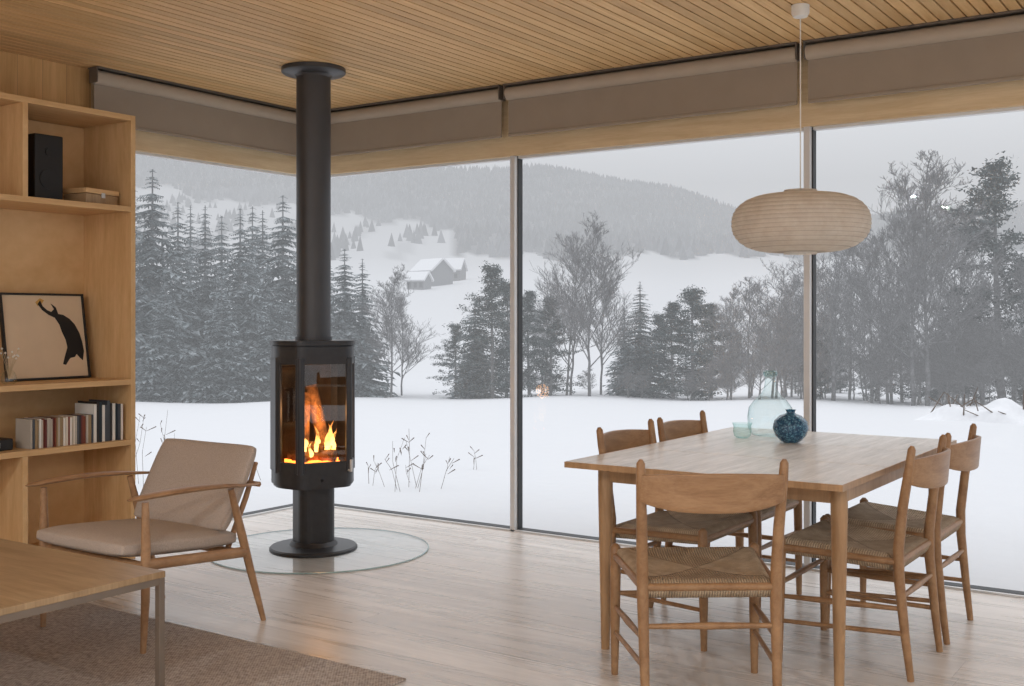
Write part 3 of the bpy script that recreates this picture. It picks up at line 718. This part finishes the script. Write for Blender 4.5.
def pine_mesh(seed,H=12,low=0.3,sp=1.9,nb=56):
    rnd=random.Random(seed); V=[];F=[];MI=[]
    cx,cy=rnd.uniform(-.3,.3),rnd.uniform(-.3,.3)
    tr=lambda z:(cx*math.sin(z/H*2.2),cy*math.sin(z/H*2.0),z)
    v,f=tube_geo([tr(H*k/8) if k else (0,0,-0.5) for k in range(9)],[0.16-0.016*k for k in range(9)],6); V+=[tuple(q) for q in v]; F+=f; MI+=[1]*len(f)
    for b in range(nb):
        t_=low+(0.99-low)*b/(nb-1); z=H*t_; a=rnd.uniform(0,6.283); ln=sp*(0.2+1.0*math.sin(math.pi*min(1,0.3+0.75*(t_-low)/(1-low))))*rnd.uniform(0.5,1.1)
        p0=Vector(tr(z)); p1=p0+Vector((math.cos(a)*ln,math.sin(a)*ln,ln*rnd.uniform(-0.1,0.4)))
        v,f=tube_geo([p0,p1],[0.04,0.015],3); n0=len(V); V+=[tuple(q) for q in v]; F+=[tuple(n0+x for x in q) for q in f]; MI+=[1]*len(f)
        for cl_ in range(5):
            s=0.25+0.19*cl_; cpt=p0.lerp(p1,s)+Vector((rnd.uniform(-.3,.3),rnd.uniform(-.3,.3),rnd.uniform(-.1,.25))); rr=rnd.uniform(0.35,0.65)
            for k in range(36):
                d=Vector((rnd.gauss(0,1),rnd.gauss(0,1),rnd.gauss(0,0.6))); d.normalize(); d*=rr*rnd.uniform(0.2,1); q=cpt+d
                o1=Vector((rnd.uniform(-1,1),rnd.uniform(-1,1),rnd.uniform(-1,1)))*0.15; o2=Vector((rnd.uniform(-1,1),rnd.uniform(-1,1),rnd.uniform(-1,1)))*0.15
                n0=len(V); V+=[tuple(q),tuple(q+o1),tuple(q+o2)]; F.append((n0,n0+1,n0+2)); MI.append(0)
    return tri_mesh('pine',V,F,[M_pine,M_bare],MI)
def bare_mesh(seed,H=12,spread=0.55,multi=1,dens=1.0):
    rnd=random.Random(seed); V=[];F=[]
    def seg(p,q,r0,r1,n=3):
        v,f=tube_geo([p,q],[r0,r1],n,cap=False); n0=len(V); V.extend([tuple(x) for x in v]); F.extend([tuple(n0+x for x in y) for y in f])
    def grow(p,d,ln,r,dep):
        steps=3 if dep<3 else 2; q=p; dd=d.copy(); pts=[p]
        for s in range(steps):
            dd=(dd+Vector((rnd.gauss(0,.1),rnd.gauss(0,.1),rnd.gauss(0.05,.07)))).normalized(); q2=q+dd*ln/steps
            seg(q,q2,max(.010,r*(1-.6*s/steps)),max(.008,r*(1-.6*(s+1)/steps))); q=q2; pts.append(q)
        if dep>=4: return
        nc=[0,7,6,5,0][dep] if dep<4 else 0
        nc=int(nc*dens)
        for k in range(nc):
            s=rnd.uniform(0.15,1.0); i=min(int(s*steps),steps-1); b=pts[i].lerp(pts[i+1],s*steps-i)
            side=Vector((rnd.gauss(0,1),rnd.gauss(0,1),rnd.gauss(0.1,.4))).normalized()
            nd=(dd*0.8+side*0.75+Vector((0,0,0.12))).normalized(); grow(b,nd,ln*rnd.uniform(0.38,0.62),r*0.5,dep+1)
    for m in range(multi):
        lean=Vector((rnd.uniform(-.12,.12),rnd.uniform(-.12,.12),1)).normalized() if multi>1 else Vector((rnd.uniform(-.04,.04),rnd.uniform(-.04,.04),1))
        N=12; P=[Vector((m*0.3*(-1)**m,0.1*m,-0.5))]
        for k in range(N): P.append(P[-1]+(lean+Vector((rnd.gauss(0,.05),rnd.gauss(0,.05),0)))*(H*0.97/N))
        for k in range(N): seg(P[k],P[k+1],max(.015,.12*(1-k/N)),max(.012,.12*(1-(k+1)/N)),5)
        for b in range(int(20*dens)):
            t_=0.22+0.76*b/(20*dens); i=min(int(t_*N),N-1); p=P[i].lerp(P[i+1],t_*N-i); a=rnd.uniform(0,6.283)
            ln=H*0.30*spread*(1.25-t_)*rnd.uniform(.8,1.2)/0.55+0.4
            grow(p,Vector((math.cos(a)*0.8,math.sin(a)*0.8,rnd.uniform(0.6,1.2))).normalized(),ln,0.045*(1.2-t_)+0.01,1)
    return tri_mesh('bare_tree',V,F,[M_bare])
SPR=[spruce_mesh(i,12,rm) for i,rm in ((1,2.3),(2,2.0),(3,2.7))]
PIN=[pine_mesh(5,12,0.06,2.3,64),pine_mesh(6,12,0.35,1.9,44),pine_mesh(9,12,0.03,2.7,70)]
BAR=[bare_mesh(11,12,0.55),bare_mesh(12,12,0.45),bare_mesh(13,12,0.6,2,0.8)]
def plant(kind,mesh,a,r,h,wf=1.0):
    th=math.radians(a); o=bpy.data.objects.new(kind,mesh); o.location=(CX+r*math.cos(th),CY+r*math.sin(th),height(r,a)-0.1)
    s=h/12.0; o.scale=(s*wf,s*wf,s); o.rotation_euler=(0,0,random.uniform(0,6.28)); S.collection.objects.link(o)
for i,(a,r,h,w) in enumerate([(144.2,62,11.5,1.2),(143.2,70,13.4,1.0),(142.2,60,12.2,1.25),(141.0,66,11.4,1.2),(139.7,62,10.8,1.25),(138.9,72,11.5,1.1),(138.0,60,10.4,1.25),(136.9,66,11.2,1.15),(135.9,63,11.6,1.2),(134.8,70,11.2,1.1),(133.7,60,8.2,1.2),(132.8,58,7.9,1.3),(131.9,60,7.6,1.3),(145.5,60,11,1.2),(147,64,12,1.2),(149,60,10,1.2),(140.4,80,13.2,1.1),(137.4,82,13.5,1.1),(117.6,62,6.6,1.5),(118.4,68,5.4,1.4),(126.1,60,5.6,1.4),(141.6,56,6,1.5),(138.9,55,6.2,1.5),(136.3,56,6,1.5),(134.4,57,5.5,1.5)]):
    plant('spruce_tree',SPR[i%3],a,r,h,w)
for i,(a,r,h,w) in enumerate([(125.2,58,7.0,1.2),(124.5,62,6.4,1.2),(127.1,64,4.2,1.3),(123.3,64,6.0,1.2),(122.2,60,5.4,1.2),(115.9,60,5.2,1.5),(114.9,58,5.8,1.6),(114.0,62,5.2,1.5),(116.6,66,4.8,1.4)]):
    plant('pine_tree',PIN[0 if i%2 else 2],a,r,h,w)
plant('pine_tree',PIN[1],100.3,56,11.2,1.25); plant('pine_tree',PIN[1],98.0,58,11.5,1.1)
for i,(a,r,h,w) in enumerate([(130.4,58,6.6,1.1),(129.9,62,5.6,1.1),(121.4,60,8.6,0.9),(120.2,58,9.2,1.0),(119.6,62,8.2,0.9),(122.7,66,6.6,1.0),(113.0,58,5.8,1),(112.1,60,6.6,1.1),(111.0,58,7.0,1.1),(110.0,62,6.4,1.1),(109.0,58,7.2,1.1),(108.0,56,7.9,1.1),(107.2,60,8.0,1.1),(106.2,56,8.2,1),(105.2,56,8.6,1.0),(104.3,54,10.6,1.05),(103.6,54,11.8,1.1),(102.8,56,9.4,1.0),(102.0,58,7.0,1),(101.2,56,6.2,1),(99.4,56,6.8,1),(98.2,54,8,1),(96.4,54,9,1)]):
    plant('birch_tree',BAR[i%3],a,r,h,w)
for i in range(60):
    a=random.uniform(97,113.2) if i<48 else random.uniform(113,124); r=random.uniform(54,66)
    plant('bare_shrub',BAR[2] if i%2 else BAR[0],a,r,random.uniform(2.2,4.4) if i<48 else random.uniform(1.2,2.2),1.5)
for i in range(14):
    a=random.uniform(98,112); plant('young_pine',PIN[0] if i%2 else PIN[2],a,random.uniform(58,72),random.uniform(2.6,5.0),1.5)
M_weed=plain('dry_weed',c(104,94,86),0.9)
def weed(a,r,n,h):
    th=math.radians(a); e=empty('dry_weeds',(CX+r*math.cos(th),CY+r*math.sin(th),height(r,a)-0.02)); rnd=random.Random(n*7+int(a*10)); V=[];F=[]
    def sg(p,q,r0,r1):
        v,f=tube_geo([p,q],[r0,r1],4,cap=False); n0=len(V); V.extend([tuple(x) for x in v]); F.extend([tuple(n0+x for x in y) for y in f])
    for k in range(n):
        b=Vector((rnd.uniform(-.25,.25),rnd.uniform(-.25,.25),0)); d=Vector((rnd.gauss(0,.22),rnd.gauss(0,.22),1)).normalized(); H_=h*rnd.uniform(.5,1)
        m=b+d*H_*0.6; tp=m+(d+Vector((rnd.gauss(0,.2),rnd.gauss(0,.2),0))).normalized()*H_*0.4
        sg(b,m,.0025,.002); sg(m,tp,.002,.0015)
        for j in range(3):
            s=b.lerp(tp,rnd.uniform(.5,1)); sg(s,s+Vector((rnd.gauss(0,.04),rnd.gauss(0,.04),.04)),.0015,.005)
    mobj('stems',V,F,M_weed,e)
weed(128.6,9.6,9,0.55); weed(130.4,10.2,4,0.3); weed(142.3,11,8,0.75); weed(126.5,11.5,3,0.3); weed(136.6,10.5,5,0.45)
th=math.radians(100.8); e=empty('snowy_brush_heap',(CX+30*math.cos(th),CY+30*math.sin(th),height(30,100.8)-0.05))
V=[];F=[]
for k in range(26):
    p=Vector((random.uniform(-1.6,1.6),random.uniform(-.6,.6),random.uniform(0,.2))); q=p+Vector((random.uniform(-1,1),random.uniform(-.4,.4),random.uniform(.1,.7)))
    v,f=tube_geo([p,q],[.02,.01],4); n0=len(V); V.extend([tuple(x) for x in v]); F.extend([tuple(n0+x for x in y) for y in f])
mobj('branches',V,F,M_weed,e)
V=[];F=[];n=24
for j in range(n+1):
    for i in range(n+1):
        u=-1+2*i/n;v_=-1+2*j/n; z=max(0,(1-u*u)*(1-v_*v_))*(0.5+0.12*math.sin(u*9)+0.08*math.sin(v_*7+u*5)); V.append((u*1.9,v_*0.9,z-0.03))
for j in range(n):
    for i in range(n): F.append((j*(n+1)+i,j*(n+1)+i+1,(j+1)*(n+1)+i+1,(j+1)*(n+1)+i))
mobj('snow_cap',V,F,plain('snow_cap',(0.58,0.585,0.60,1),0.9,vary=0.03),e,True)

# ------------------------------------------------ world: overcast sky
W=bpy.data.worlds.new('overcast'); S.world=W; W.use_nodes=True; nt=W.node_tree; bg=nt.nodes['Background']
tc=nt.nodes.new('ShaderNodeTexCoord'); sx=nt.nodes.new('ShaderNodeSeparateXYZ'); nt.links.new(tc.outputs['Generated'],sx.inputs[0])
mr=nt.nodes.new('ShaderNodeMapRange'); nt.links.new(sx.outputs[2],mr.inputs[0]); mr.inputs[1].default_value=0.12; mr.inputs[2].default_value=0.8; mr.inputs[3].default_value=0.66; mr.inputs[4].default_value=2.0
bg.inputs[0].default_value=(0.965,0.985,1.03,1); nt.links.new(mr.outputs[0],bg.inputs[1])

# ------------------------------------------------ camera
cam=bpy.data.cameras.new('camera'); cam.sensor_width=36; cam.lens=38.9; cam.shift_y=-25/1024; cam.clip_end=6000; cam.clip_start=0.05
co=bpy.data.objects.new('camera',cam); co.location=(5.275,-5.36,1.25); co.rotation_euler=(math.pi/2,0,math.radians(34.2)); S.collection.objects.link(co); S.camera=co
S.view_settings.view_transform='Standard'; S.view_settings.exposure=0.0
